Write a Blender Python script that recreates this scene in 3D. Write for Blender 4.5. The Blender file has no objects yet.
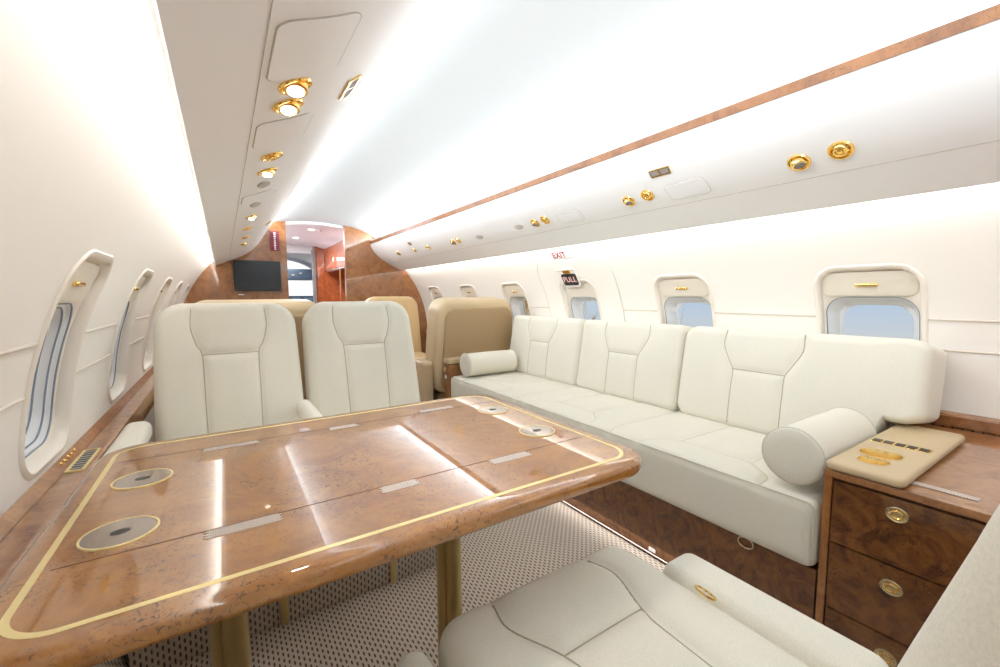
import bpy, math
import numpy as np
from mathutils import Matrix, Vector
sc = bpy.context.scene
C = sc.collection
PI = math.pi
EYE = 1.05
CX = .91
Y0, Y1 = -1.6, 5.1

# ---------------------------------------------------------------- profiles
HALF = [(0, 1.17), (.3, 1.26), (.62, 1.285), (.72, 1.28), (.85, 1.26), (1.0, 1.22), (1.15, 1.155), (1.25, 1.095), (1.36, 1.005), (1.45, .92), (1.6, .74)]
_hz = np.array([a for a, b in HALF]); _hh = np.array([b for a, b in HALF])
_hf = np.poly1d(np.polyfit(_hz, _hh, 5))
def half(z): return float(_hf(z))
def wx(side, z): return CX + side * half(z)          # side -1 left, +1 right

def catmull(pts, n=6):
    P = [np.array(p, float) for p in pts]
    P = [2 * P[0] - P[1]] + P + [2 * P[-1] - P[-2]]
    out = []
    for i in range(1, len(P) - 2):
        for k in range(n):
            t = k / n
            out.append(.5 * ((2 * P[i]) + (-P[i-1] + P[i+1]) * t + (2*P[i-1] - 5*P[i] + 4*P[i+1] - P[i+2]) * t*t + (-P[i-1] + 3*P[i] - 3*P[i+1] + P[i+2]) * t**3))
    out.append(P[-2])
    return np.array(out)
VL = catmull([(-.042, 1.36), (.08, 1.415), (.17, 1.455), (.26, 1.51), (.33, 1.585), (.38, 1.67), (.42, 1.766)])
VR = catmull([(1.862, 1.362), (1.73, 1.43), (1.64, 1.48), (1.56, 1.545), (1.51, 1.61), (1.49, 1.665)])
def vpoint(side, s, y):
    """point and normal (into the cabin) on a valence at arc length s"""
    P = VL if side < 0 else VR
    acc = 0
    for a, b in zip(P[:-1], P[1:]):
        L = np.linalg.norm(b - a)
        if acc + L >= s:
            t = (s - acc) / L; q = a + (b - a) * t; d = (b - a) / L
            n = np.array([-d[1], d[0]])
            if n[1] > 0: n = -n
            return Vector((q[0], y, q[1])), Vector((n[0], 0, n[1])), Vector((d[0], 0, d[1]))
        acc += L

# ---------------------------------------------------------------- materials
def newmat(name):
    m = bpy.data.materials.new(name); m.use_nodes = True
    nt = m.node_tree; b = nt.nodes['Principled BSDF']
    return m, nt, b
def N(nt, t, **kw):
    n = nt.nodes.new(t)
    for k, v in kw.items():
        if k.startswith('i_'):
            n.inputs[k[2:].replace('_', ' ')].default_value = v
        else: setattr(n, k, v)
    return n
def flat(name, col, rough=.5, metal=0, coat=0, bump=0, scale=200, spec=.5, var=0.0):
    m, nt, b = newmat(name)
    b.inputs['Base Color'].default_value = (*col, 1); b.inputs['Roughness'].default_value = rough
    b.inputs['Metallic'].default_value = metal; b.inputs['Coat Weight'].default_value = coat
    b.inputs['Specular IOR Level'].default_value = spec
    tc = N(nt, 'ShaderNodeTexCoord')
    if var:
        n = N(nt, 'ShaderNodeTexNoise', i_Scale=6.0, i_Detail=5.0); nt.links.new(tc.outputs['Object'], n.inputs['Vector'])
        r = N(nt, 'ShaderNodeMapRange'); r.inputs[3].default_value = 1 - var; r.inputs[4].default_value = 1 + var
        nt.links.new(n.outputs['Fac'], r.inputs[0])
        mm = N(nt, 'ShaderNodeMix', data_type='RGBA', blend_type='MULTIPLY'); mm.inputs[0].default_value = 1; mm.inputs[6].default_value = (*col, 1)
        nt.links.new(r.outputs[0], mm.inputs[7]); nt.links.new(mm.outputs[2], b.inputs['Base Color'])
    if bump:
        n = N(nt, 'ShaderNodeTexNoise', i_Scale=float(scale), i_Detail=2.0); nt.links.new(tc.outputs['Object'], n.inputs['Vector'])
        bp = N(nt, 'ShaderNodeBump', i_Strength=bump, i_Distance=.002)
        nt.links.new(n.outputs['Fac'], bp.inputs['Height']); nt.links.new(bp.outputs[0], b.inputs['Normal'])
    return m
def fabric(name, col):
    m, nt, b = newmat(name)
    tc = N(nt, 'ShaderNodeTexCoord')
    n1 = N(nt, 'ShaderNodeTexNoise', i_Scale=420.0, i_Detail=2.0, i_Roughness=.6); nt.links.new(tc.outputs['Object'], n1.inputs['Vector'])
    n2 = N(nt, 'ShaderNodeTexNoise', i_Scale=5.0, i_Detail=3.0); nt.links.new(tc.outputs['Object'], n2.inputs['Vector'])
    r = N(nt, 'ShaderNodeMapRange'); r.inputs[1].default_value = .3; r.inputs[2].default_value = .7; r.inputs[3].default_value = .93; r.inputs[4].default_value = 1.05
    nt.links.new(n1.outputs['Fac'], r.inputs[0])
    r2 = N(nt, 'ShaderNodeMapRange'); r2.inputs[3].default_value = .96; r2.inputs[4].default_value = 1.04; nt.links.new(n2.outputs['Fac'], r2.inputs[0])
    ml = N(nt, 'ShaderNodeMath', operation='MULTIPLY'); nt.links.new(r.outputs[0], ml.inputs[0]); nt.links.new(r2.outputs[0], ml.inputs[1])
    mm = N(nt, 'ShaderNodeMix', data_type='RGBA', blend_type='MULTIPLY'); mm.inputs[0].default_value = 1; mm.inputs[6].default_value = (*col, 1)
    nt.links.new(ml.outputs[0], mm.inputs[7]); nt.links.new(mm.outputs[2], b.inputs['Base Color'])
    bp = N(nt, 'ShaderNodeBump', i_Strength=.35, i_Distance=.0012)
    nt.links.new(n1.outputs['Fac'], bp.inputs['Height']); nt.links.new(bp.outputs[0], b.inputs['Normal'])
    b.inputs['Roughness'].default_value = .85; b.inputs['Sheen Weight'].default_value = .15
    return m
def wood(name, light, dark, spot, scale=1.0, coat=1.0, spots=.55, rough=.35):
    m, nt, b = newmat(name)
    tc = N(nt, 'ShaderNodeTexCoord')
    mp = N(nt, 'ShaderNodeMapping'); mp.inputs['Scale'].default_value = (scale, scale, scale)
    nt.links.new(tc.outputs['Object'], mp.inputs[0])
    n1 = N(nt, 'ShaderNodeTexNoise', i_Scale=7.0, i_Detail=6.0, i_Distortion=2.2, i_Roughness=.65)
    nt.links.new(mp.outputs[0], n1.inputs['Vector'])
    cr = N(nt, 'ShaderNodeValToRGB')
    cr.color_ramp.elements[0].position = .3; cr.color_ramp.elements[0].color = (*dark, 1)
    cr.color_ramp.elements[1].position = .62; cr.color_ramp.elements[1].color = (*light, 1)
    nt.links.new(n1.outputs['Fac'], cr.inputs[0])
    n2 = N(nt, 'ShaderNodeTexNoise', i_Scale=70.0, i_Detail=3.0, i_Distortion=2.8, i_Roughness=.55)
    nt.links.new(mp.outputs[0], n2.inputs['Vector'])
    n3 = N(nt, 'ShaderNodeTexNoise', i_Scale=9.0, i_Detail=2.0); nt.links.new(mp.outputs[0], n3.inputs['Vector'])
    r2 = N(nt, 'ShaderNodeMapRange'); r2.inputs[1].default_value = .56; r2.inputs[2].default_value = .64
    nt.links.new(n2.outputs['Fac'], r2.inputs[0])
    r3 = N(nt, 'ShaderNodeMapRange'); r3.inputs[1].default_value = .38; r3.inputs[2].default_value = .62; r3.inputs[3].default_value = .15; r3.inputs[4].default_value = spots
    nt.links.new(n3.outputs['Fac'], r3.inputs[0])
    ml = N(nt, 'ShaderNodeMath', operation='MULTIPLY'); nt.links.new(r2.outputs[0], ml.inputs[0]); nt.links.new(r3.outputs[0], ml.inputs[1])
    mx = N(nt, 'ShaderNodeMix', data_type='RGBA'); mx.inputs[7].default_value = (*spot, 1)
    nt.links.new(ml.outputs[0], mx.inputs[0]); nt.links.new(cr.outputs[0], mx.inputs[6]); nt.links.new(mx.outputs[2], b.inputs['Base Color'])
    b.inputs['Roughness'].default_value = rough; b.inputs['Coat Weight'].default_value = coat; b.inputs['Coat Roughness'].default_value = .015
    b.inputs['Coat IOR'].default_value = 1.75; b.inputs['Specular IOR Level'].default_value = .2
    return m
def carpet_mat(name, base, dot, su=.0125, sv=.0255, axes=('X', 'Y')):
    m, nt, b = newmat(name)
    tc = N(nt, 'ShaderNodeTexCoord'); sp = N(nt, 'ShaderNodeSeparateXYZ'); nt.links.new(tc.outputs['Object'], sp.inputs[0])
    def M(op, a, bb=None, c=None):
        n = N(nt, 'ShaderNodeMath', operation=op)
        for i, v in enumerate((a, bb, c)):
            if v is None: continue
            if isinstance(v, (int, float)): n.inputs[i].default_value = v
            else: nt.links.new(v, n.inputs[i])
        return n.outputs[0]
    u = M('DIVIDE', sp.outputs[axes[0]], su); row = M('FLOOR', u); fu = M('SUBTRACT', M('FRACT', u), .5)
    v = M('DIVIDE', sp.outputs[axes[1]], sv); off = M('MULTIPLY', M('MODULO', row, 2.0), .5)
    fv = M('SUBTRACT', M('FRACT', M('ADD', v, off)), .5)
    d = M('ADD', M('POWER', M('ABSOLUTE', M('DIVIDE', fu, .21)), 2.5), M('POWER', M('ABSOLUTE', M('DIVIDE', fv, .31)), 2.5))
    k = N(nt, 'ShaderNodeMapRange'); k.inputs[1].default_value = .7; k.inputs[2].default_value = 1.3; k.inputs[3].default_value = 1; k.inputs[4].default_value = 0
    nt.links.new(d, k.inputs[0])
    nz = N(nt, 'ShaderNodeTexNoise', i_Scale=500.0, i_Detail=2.0); nt.links.new(tc.outputs['Object'], nz.inputs['Vector'])
    mr = N(nt, 'ShaderNodeMapRange'); mr.inputs[3].default_value = .8; mr.inputs[4].default_value = 1.2; nt.links.new(nz.outputs['Fac'], mr.inputs[0])
    mx = N(nt, 'ShaderNodeMix', data_type='RGBA'); mx.inputs[6].default_value = (*base, 1); mx.inputs[7].default_value = (*dot, 1)
    nt.links.new(k.outputs[0], mx.inputs[0])
    mm = N(nt, 'ShaderNodeMix', data_type='RGBA', blend_type='MULTIPLY'); mm.inputs[0].default_value = 1
    nt.links.new(mx.outputs[2], mm.inputs[6]); nt.links.new(mr.outputs[0], mm.inputs[7]); nt.links.new(mm.outputs[2], b.inputs['Base Color'])
    bp = N(nt, 'ShaderNodeBump', i_Strength=.6, i_Distance=.003, invert=True); nt.links.new(k.outputs[0], bp.inputs['Height']); nt.links.new(bp.outputs[0], b.inputs['Normal'])
    b.inputs['Roughness'].default_value = .95
    return m
def emis(name, col, st):
    m, nt, b = newmat(name)
    b.inputs['Base Color'].default_value = (*col, 1); b.inputs['Emission Color'].default_value = (*col, 1); b.inputs['Emission Strength'].default_value = st
    return m
def glass_mat(name, tint=(1, 1, 1), refl=1.0):
    m, nt, b = newmat(name); nt.nodes.remove(b)
    t = N(nt, 'ShaderNodeBsdfTransparent'); t.inputs[0].default_value = (*tint, 1)
    g = N(nt, 'ShaderNodeBsdfGlossy'); g.inputs['Roughness'].default_value = .01
    f = N(nt, 'ShaderNodeFresnel'); f.inputs[0].default_value = 1.3
    x = N(nt, 'ShaderNodeMixShader'); nt.links.new(f.outputs[0], x.inputs[0]); nt.links.new(t.outputs[0], x.inputs[1]); nt.links.new(g.outputs[0], x.inputs[2])
    nt.links.new(x.outputs[0], nt.nodes['Material Output'].inputs[0])
    return m
def hatch_mat(name):
    m, nt, b = newmat(name)
    tc = N(nt, 'ShaderNodeTexCoord')
    br = N(nt, 'ShaderNodeTexBrick', i_Scale=90.0); br.inputs['Color1'].default_value = (.88, .87, .86, 1); br.inputs['Color2'].default_value = (.80, .77, .75, 1); br.inputs['Mortar'].default_value = (.25, .14, .07, 1)
    br.inputs['Mortar Size'].default_value = .06
    nt.links.new(tc.outputs['Object'], br.inputs[0]); nt.links.new(br.outputs[0], b.inputs['Base Color']); b.inputs['Roughness'].default_value = .45
    return m

M = dict(
    wall=flat('sidewall vinyl', (.82, .785, .735), .55, bump=.05, scale=300),
    valence=flat('valence leather', (.90, .905, .92), .5, bump=.12, scale=350),
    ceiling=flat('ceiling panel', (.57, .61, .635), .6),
    seam=flat('panel seam', (.55, .49, .42), .7),
    vseam=flat('valence seam', (.50, .47, .44), .7),
    fabric=fabric('cream woven fabric', (.75, .72, .625)),
    bpipe=flat('pale cream piping', (.62, .585, .49), .8),
    pull=flat('pale brass', (.78, .69, .47), .2, 1),
    pipe=flat('cream piping', (.40, .36, .26), .8),
    tan=flat('tan leather', (.55, .425, .26), .45, bump=.15, scale=250),
    tan_back=flat('tan shell leather', (.37, .255, .135), .5, bump=.15, scale=250),
    table=wood('burl veneer', (.385, .165, .038), (.225, .082, .017), (.060, .020, .006), 1.0, 1.0, .95),
    ledge=wood('ledge burl veneer', (.36, .155, .055), (.20, .072, .022), (.09, .03, .012), 1.3),
    bulk=wood('bulkhead burl veneer', (.34, .135, .038), (.19, .066, .017), (.08, .03, .01), 1.0, 1.0, .6, .4),
    cab=wood('dark burl veneer', (.185, .068, .017), (.045, .013, .004), (.016, .005, .002), 1.7, .7, .95, .4),
    galley=wood('red mahogany veneer', (.34, .09, .028), (.20, .045, .015), (.10, .02, .01), .8, .9, .3),
    brass=flat('polished brass', (.83, .58, .22), .16, 1),
    gold=flat('bright gold', (.95, .64, .20), .12, 1),
    cup=flat('pale gold', (.88, .70, .38), .2, 1),
    inlay=flat('brass inlay', (.90, .74, .36), .3, .55),
    legbrass=flat('brushed brass', (.68, .55, .27), .28, 1),
    steel=flat('steel', (.6, .6, .6), .25, 1),
    dark=flat('dark plastic', (.02, .018, .016), .4),
    grille=flat('grey grille', (.28, .26, .24), .6, bump=.5, scale=900),
    lidwood=flat('cup lid', (.32, .25, .20), .22, .35, coat=.8),
    screen=flat('screen', (.012, .016, .022), .18),
    carpet=carpet_mat('woven carpet', (.50, .42, .345), (.10, .068, .045)),
    carpetv=carpet_mat('woven carpet upright', (.47, .40, .33), (.09, .06, .04), axes=('X', 'Z')),
    carpets=carpet_mat('woven carpet side', (.47, .40, .33), (.09, .06, .04), axes=('Y', 'Z')),
    reveal=flat('window reveal', (.84, .85, .86), .35),
    gasket=flat('window gasket', (.22, .25, .30), .5),
    bezel=flat('window bezel', (.78, .72, .64), .45),
    shade=flat('window shade', (.74, .68, .58), .5),
    white=flat('white plastic', (.85, .84, .82), .4),
    glass=glass_mat('window glass'),
    hatch=hatch_mat('woven hinge metal'),
    lamp=emis('lamp lens', (1, .95, .86), 2.6),
    red=flat('sign red', (.30, .01, .03), .5),
    maroon=flat('sign maroon', (.16, .012, .03), .5),
    curtain=flat('grey curtain', (.42, .38, .37), .9),
    cockpit=flat('cockpit dark', (.03, .05, .08), .5),
    grey=flat('grey lining', (.62, .63, .64), .6),
    purple=flat('vestibule lining', (.77, .78, .86), .5),
    pocket=flat('tan pocket', (.46, .35, .22), .55, bump=.1),
)

# ---------------------------------------------------------------- mesh helpers
class MB:
    def __init__(s): s.v = []; s.f = []
    def add(s, V, F):
        o = len(s.v); s.v.extend([tuple(float(c) for c in v) for v in V]); s.f.extend([tuple(i + o for i in f) for f in F]); return s
    def box(s, x0, x1, y0, y1, z0, z1, bevel=0):
        a = ((x1-x0)/2, (y1-y0)/2, (z1-z0)/2); c = ((x0+x1)/2, (y0+y1)/2, (z0+z1)/2)
        if bevel:
            V, F = soft(a[0], a[2], a[1], bevel, bevel, (6, 6, 6))
            V = np.array(V) + np.array(c); return s.add(V, F)
        V = [(c[0]+i*a[0], c[1]+j*a[1], c[2]+k*a[2]) for i in (-1, 1) for j in (-1, 1) for k in (-1, 1)]
        return s.add(V, [(0,1,3,2), (4,6,7,5), (0,4,5,1), (2,3,7,6), (0,2,6,4), (1,5,7,3)])
    def tube(s, pts, r, n=8, caps=True, closed=False):
        pts = [Vector(p) for p in pts]; m = len(pts); V = []; F = []
        up = None
        for i, p in enumerate(pts):
            if closed: t = (pts[(i+1) % m] - pts[i-1]).normalized()
            else: t = (pts[min(i+1, m-1)] - pts[max(i-1, 0)]).normalized()
            if up is None:
                up = Vector((0, 0, 1)) if abs(t.z) < .9 else Vector((1, 0, 0))
            a = (up - t * up.dot(t)).normalized(); up = a; b = t.cross(a)
            rr = r[i] if hasattr(r, '__len__') else r
            for k in range(n):
                th = 2*PI*k/n; V.append(p + a*math.cos(th)*rr + b*math.sin(th)*rr)
        for i in range(m if closed else m-1):
            for k in range(n):
                j = (i+1) % m
                F.append((i*n+k, i*n+(k+1) % n, j*n+(k+1) % n, j*n+k))
        if caps and not closed:
            F.append(tuple(range(n-1, -1, -1))); F.append(tuple((m-1)*n+k for k in range(n)))
        return s.add(V, F)
    def lathe(s, prof, mat=Matrix(), n=32, sx=1, sy=1, cap0=True):
        """prof: (r, h) along local z"""
        V = []; F = []; m = len(prof)
        for r, h in prof:
            for k in range(n):
                th = 2*PI*k/n; V.append(mat @ Vector((r*math.cos(th)*sx, r*math.sin(th)*sy, h)))
        for i in range(m-1):
            for k in range(n): F.append((i*n+k, i*n+(k+1) % n, (i+1)*n+(k+1) % n, (i+1)*n+k))
        if cap0 and prof[0][0] > 1e-6: F.append(tuple(range(n-1, -1, -1)))
        if prof[-1][0] > 1e-6: F.append(tuple((m-1)*n+k for k in range(n)))
        return s.add(V, F)
    def extrude(s, poly, y0, y1):
        """closed polygon (x,z) along y"""
        n = len(poly); V = [(x, y0, z) for x, z in poly] + [(x, y1, z) for x, z in poly]
        F = [(i, (i+1) % n, n+(i+1) % n, n+i) for i in range(n)] + [tuple(range(n-1, -1, -1)), tuple(range(n, 2*n))]
        return s.add(V, F)
    def loops(s, L, closed=True, capend=False, capstart=False):
        n = len(L[0]); V = [p for l in L for p in l]; F = []
        for i in range(len(L)-1):
            for k in range(n if closed else n-1): F.append((i*n+k, i*n+(k+1) % n, (i+1)*n+(k+1) % n, (i+1)*n+k))
        if capend: F.append(tuple((len(L)-1)*n+k for k in range(n)))
        if capstart: F.append(tuple(range(n-1, -1, -1)))
        return s.add(V, F)
    def build(s, name, mat, parent=None, smooth=35, origin=None):
        me = bpy.data.meshes.new(name)
        V = s.v
        if origin is not None: V = [(a-origin[0], b-origin[1], c-origin[2]) for a, b, c in V]
        me.from_pydata(V, [], s.f); me.validate(); me.update()
        import bmesh
        bm = bmesh.new(); bm.from_mesh(me); bmesh.ops.remove_doubles(bm, verts=bm.verts, dist=1e-6)
        bmesh.ops.recalc_face_normals(bm, faces=bm.faces); bm.to_mesh(me); bm.free()
        me.materials.append(mat)
        if smooth:
            me.shade_smooth(); me.set_sharp_from_angle(angle=math.radians(smooth))
        o = bpy.data.objects.new(name, me); C.objects.link(o)
        if origin is not None: o.location = origin
        if parent is not None:
            o.parent = parent
            o.location = Vector(o.location) - Vector(parent['o']) if origin is not None else -Vector(parent['o'])
        o['o'] = tuple(origin) if origin is not None else (0., 0., 0.)
        if parent is not None and origin is None: o['o'] = (0., 0., 0.)
        return o
def tag(o, label=None, cat=None, group=None, kind=None):
    if label: o['label'] = label
    if cat: o['category'] = cat
    if group: o['group'] = group
    if kind: o['kind'] = kind
    return o
def thing(name, label, cat, loc=(0, 0, 0), group=None, kind=None):
    o = bpy.data.objects.new(name, None); C.objects.link(o); o.location = loc; o['o'] = tuple(float(v) for v in loc)
    o.empty_display_size = .05
    return tag(o, label, cat, group, kind)
def struct(mb, name, mat, label, cat, smooth=35):
    return tag(mb.build(name, mat, smooth=smooth), label, cat, kind='structure')

def cube_grid(nx, ny, nz):
    idx = {}; P = []; F = []
    def vid(i, j, k):
        if (i, j, k) not in idx: idx[(i, j, k)] = len(P); P.append((i, j, k))
        return idx[(i, j, k)]
    for k in (0, nz):
        for i in range(nx):
            for j in range(ny): F.append((vid(i, j, k), vid(i+1, j, k), vid(i+1, j+1, k), vid(i, j+1, k)))
    for j in (0, ny):
        for i in range(nx):
            for k in range(nz): F.append((vid(i, j, k), vid(i+1, j, k), vid(i+1, j, k+1), vid(i, j, k+1)))
    for i in (0, nx):
        for j in range(ny):
            for k in range(nz): F.append((vid(i, j, k), vid(i, j+1, k), vid(i, j+1, k+1), vid(i, j, k+1)))
    P = np.array(P, float)
    P[:, 0] = P[:, 0]/nx*2-1; P[:, 1] = P[:, 1]/ny*2-1; P[:, 2] = P[:, 2]/nz*2-1
    return P, F
def softmap(P, a, b, c, r, R):
    """P in [-1,1]^3 (x, y, z) -> rounded prism; a,b half outline x,z; c half depth y"""
    t = np.sign(P)*(np.abs(P)*.75 + .25*np.sin(np.abs(P)*PI/2))
    p = t * np.array([a, c, b])
    q = p.copy()
    m2 = np.stack([p[:, 0], p[:, 2]], 1)
    lim = np.array([a-R, b-R]).clip(0)
    cl = np.clip(m2, -lim, lim); d = m2 - cl; L = np.linalg.norm(d, axis=1)
    rad = max(R - r, 1e-6); sc_ = np.where(L > rad, rad/np.maximum(L, 1e-9), 1)
    m = cl + d*sc_[:, None]
    q[:, 0] = m[:, 0]; q[:, 2] = m[:, 1]; q[:, 1] = np.clip(p[:, 1], -(c-r), c-r)
    n = p - q; Ln = np.linalg.norm(n, axis=1); n = n/np.maximum(Ln, 1e-9)[:, None]
    return q + n*r, n
def soft(a, b, c, r, R, seg=(10, 6, 10), deform=None):
    G, F = cube_grid(*seg)
    P, n = softmap(G, a, b, c, r, R)
    if deform: P = deform(P, n)
    return P, F
def segdist(X, Z, lines):
    D = np.full(X.shape, 9.)
    for pl in lines:
        for (x0, z0), (x1, z1) in zip(pl[:-1], pl[1:]):
            dx, dz = x1-x0, z1-z0; L2 = dx*dx+dz*dz
            t = np.clip(((X-x0)*dx+(Z-z0)*dz)/L2, 0, 1)
            D = np.minimum(D, np.hypot(X-x0-t*dx, Z-z0-t*dz))
    return D
def cushion(a, b, c, r, R, lines, seg, crown=.015, depth=.008, width=.012, extra=None, seam_r=.0019, front=-1, M4=Matrix()):
    """cushion with stitched seams on its front (-y) face; returns (MB cushion, MB piping)"""
    def deform(P, n):
        P = P.copy()
        w = np.clip(n[:, 1]*front*1.6, 0, 1)
        u = P[:, 0]/a; v = P[:, 2]/b
        dd = segdist(P[:, 0], P[:, 2], lines) if lines else 9.
        bul = crown*(1-np.clip(np.abs(u), 0, 1)**2.5)*(1-np.clip(np.abs(v), 0, 1)**2.5)
        g = depth*np.exp(-(dd/width)**2) + depth*.5*np.exp(-(dd/(width*2.5))**2)
        P[:, 1] += front*(bul-g)*w
        if extra is not None: P = extra(P)
        return P
    V, F = soft(a, b, c, r, R, seg, deform)
    def tr(V): return [M4 @ Vector(p) for p in V]
    mb = MB().add(tr(V), F); sm = MB()
    for pl in lines:
        pts = []
        for (x0, z0), (x1, z1) in zip(pl[:-1], pl[1:]):
            k = max(2, int(math.hypot(x1-x0, z1-z0)/.012))
            for i in range(k): pts.append((x0+(x1-x0)*i/k, z0+(z1-z0)*i/k))
        pts.append(pl[-1])
        A = np.array([(x, front*c, z) for x, z in pts]); n = np.zeros_like(A); n[:, 1] = front
        A2 = deform(A, n)
        sm.tube(tr(A2), seam_r, 6)
    return mb, sm
def smooth_line(pts, n=5): return [tuple(p) for p in catmull(pts, n)]

def rr_loop(yc, zc, hw, hh, rad, n=10):
    """rounded rectangle, list of (y,z)"""
    out = []
    for cx_, cz_, a0 in ((1, 1, 0), (-1, 1, PI/2), (-1, -1, PI), (1, -1, 1.5*PI)):
        for k in range(n+1):
            a = a0 + PI/2*k/n
            out.append((yc + cx_*(hw-rad) + rad*math.cos(a), zc + cz_*(hh-rad) + rad*math.sin(a)))
        p, q = out[-1], (yc + (-cz_)*(hw-rad) + rad*math.cos(a0+PI/2), 0)
        nx = {(1, 1): (-1, 1), (-1, 1): (-1, -1), (-1, -1): (1, -1), (1, -1): (1, 1)}[(cx_, cz_)]
        q = (yc + nx[0]*(hw-rad) + rad*math.cos(a0+PI/2), zc + nx[1]*(hh-rad) + rad*math.sin(a0+PI/2))
        for k in range(1, 9): out.append((p[0]+(q[0]-p[0])*k/9, p[1]+(q[1]-p[1])*k/9))
    return out
def dens(loop, step=.05):
    return loop

# ================================================================ SETTING
# floor
fb = MB().add([(-.32, Y0, 0), (2.15, Y0, 0), (2.15, 9.6, 0), (-.32, 9.6, 0), (-.32, Y0, -.04), (2.15, Y0, -.04), (2.15, 9.6, -.04), (-.32, 9.6, -.04)],
              [(0,1,2,3), (7,6,5,4), (0,4,5,1), (1,5,6,2), (2,6,7,3), (3,7,4,0)])
struct(fb, 'floor', M['carpet'], 'beige woven cabin carpet with rows of dark brown flecks', 'floor', 0)

WC = [-.98, -.18, .62, 1.42, 2.22, 3.02, 3.82, 4.62]     # window centres along the cabin
WZC, WHH, WHW, WRAD = .905, .243, .163, .075
def wall(side):
    mb = MB()
    def P(y, z, d=0): return (wx(side, z) + side*d, y, z)
    def grid(ys, zs, z0, z1):
        V = [P(y, z0 + (z1-z0)*j/zs) for y in ys for j in range(zs+1)]; n = zs+1
        F = [(i*n+j, (i+1)*n+j, (i+1)*n+j+1, i*n+j+1) for i in range(len(ys)-1) for j in range(zs)]
        mb.add(V, F)
    zb, zt = .622, 1.20
    edges = [Y0] + [c-.4 for c in WC] + [WC[-1]+.4, Y1]
    ys = sorted(set([round(v, 4) for v in edges if Y0 <= v <= Y1+1e-6]))
    grid(ys, 18, zt, 1.60)
    for c in WC:
        y0, y1 = max(c-.4, Y0), min(c+.4, Y1)
        inner = rr_loop(c, WZC, WHW, WHH, WRAD, 10)
        # ray each inner point out to the bay rectangle, snapping the corners
        n = len(inner); outer = []
        per = []
        ang = [math.atan2((z-WZC)/WHH, (y-c)/WHW) for y, z in inner]
        for a in ang:
            dy, dz = math.cos(a), math.sin(a)
            k = 1/max(abs(dy), abs(dz)); uy, uz = dy*k, dz*k
            yy = c + (uy*(y1-c) if uy > 0 else uy*(c-y0)); zz = WZC + (uz*(zt-WZC) if uz > 0 else uz*(WZC-zb))
            outer.append((yy, zz))
        # snap the nearest to each corner
        for cy, cz in ((y0, zb), (y1, zb), (y0, zt), (y1, zt)):
            i = min(range(n), key=lambda q: (outer[q][0]-cy)**2 + (outer[q][1]-cz)**2); outer[i] = (cy, cz)
        L = []
        for t in (0, .12, .3, .5, .75, 1):
            L.append([P(a[0]+(b[0]-a[0])*t, a[1]+(b[1]-a[1])*t) for a, b in zip(inner, outer)])
        mb.loops(L)
    grid([Y0, WC[0]-.4], 10, zb, zt)
    if WC[-1]+.4 < Y1: grid([WC[-1]+.4, Y1], 10, zb, zt)
    nm = 'left' if side < 0 else 'right'
    w = struct(mb, 'wall_'+nm, M['wall'], 'curved cream cabin sidewall with window openings on the %s side of the aisle' % ('table' if side < 0 else 'sofa'), 'wall')
    # lower sidewall
    lb = MB()
    V = [P(y, .622*j/8) for y in (Y0, Y1) for j in range(9)]
    lb.add(V, [(j, 9+j, 10+j, j+1) for j in range(8)])
    struct(lb, 'baseboard_'+nm, M['carpets'], 'carpeted lower sidewall below the %s ledge' % nm, 'wall')
    # raised seams between the windows
    for z in (.955, .845):
        for a, b in zip(WC[:-1], WC[1:]):
            if side > 0 and z < .9 and (a > 1 or b > 1.5) : pass
            p = [P(a+WHW+.012, z, -.0005), P(b-WHW-.012, z, -.0005)]
            MB().tube(p, .0036, 6).build('panel_seam', M['seam'], w)
    return w
wall_l = wall(-1); wall_r = wall(1)

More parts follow.
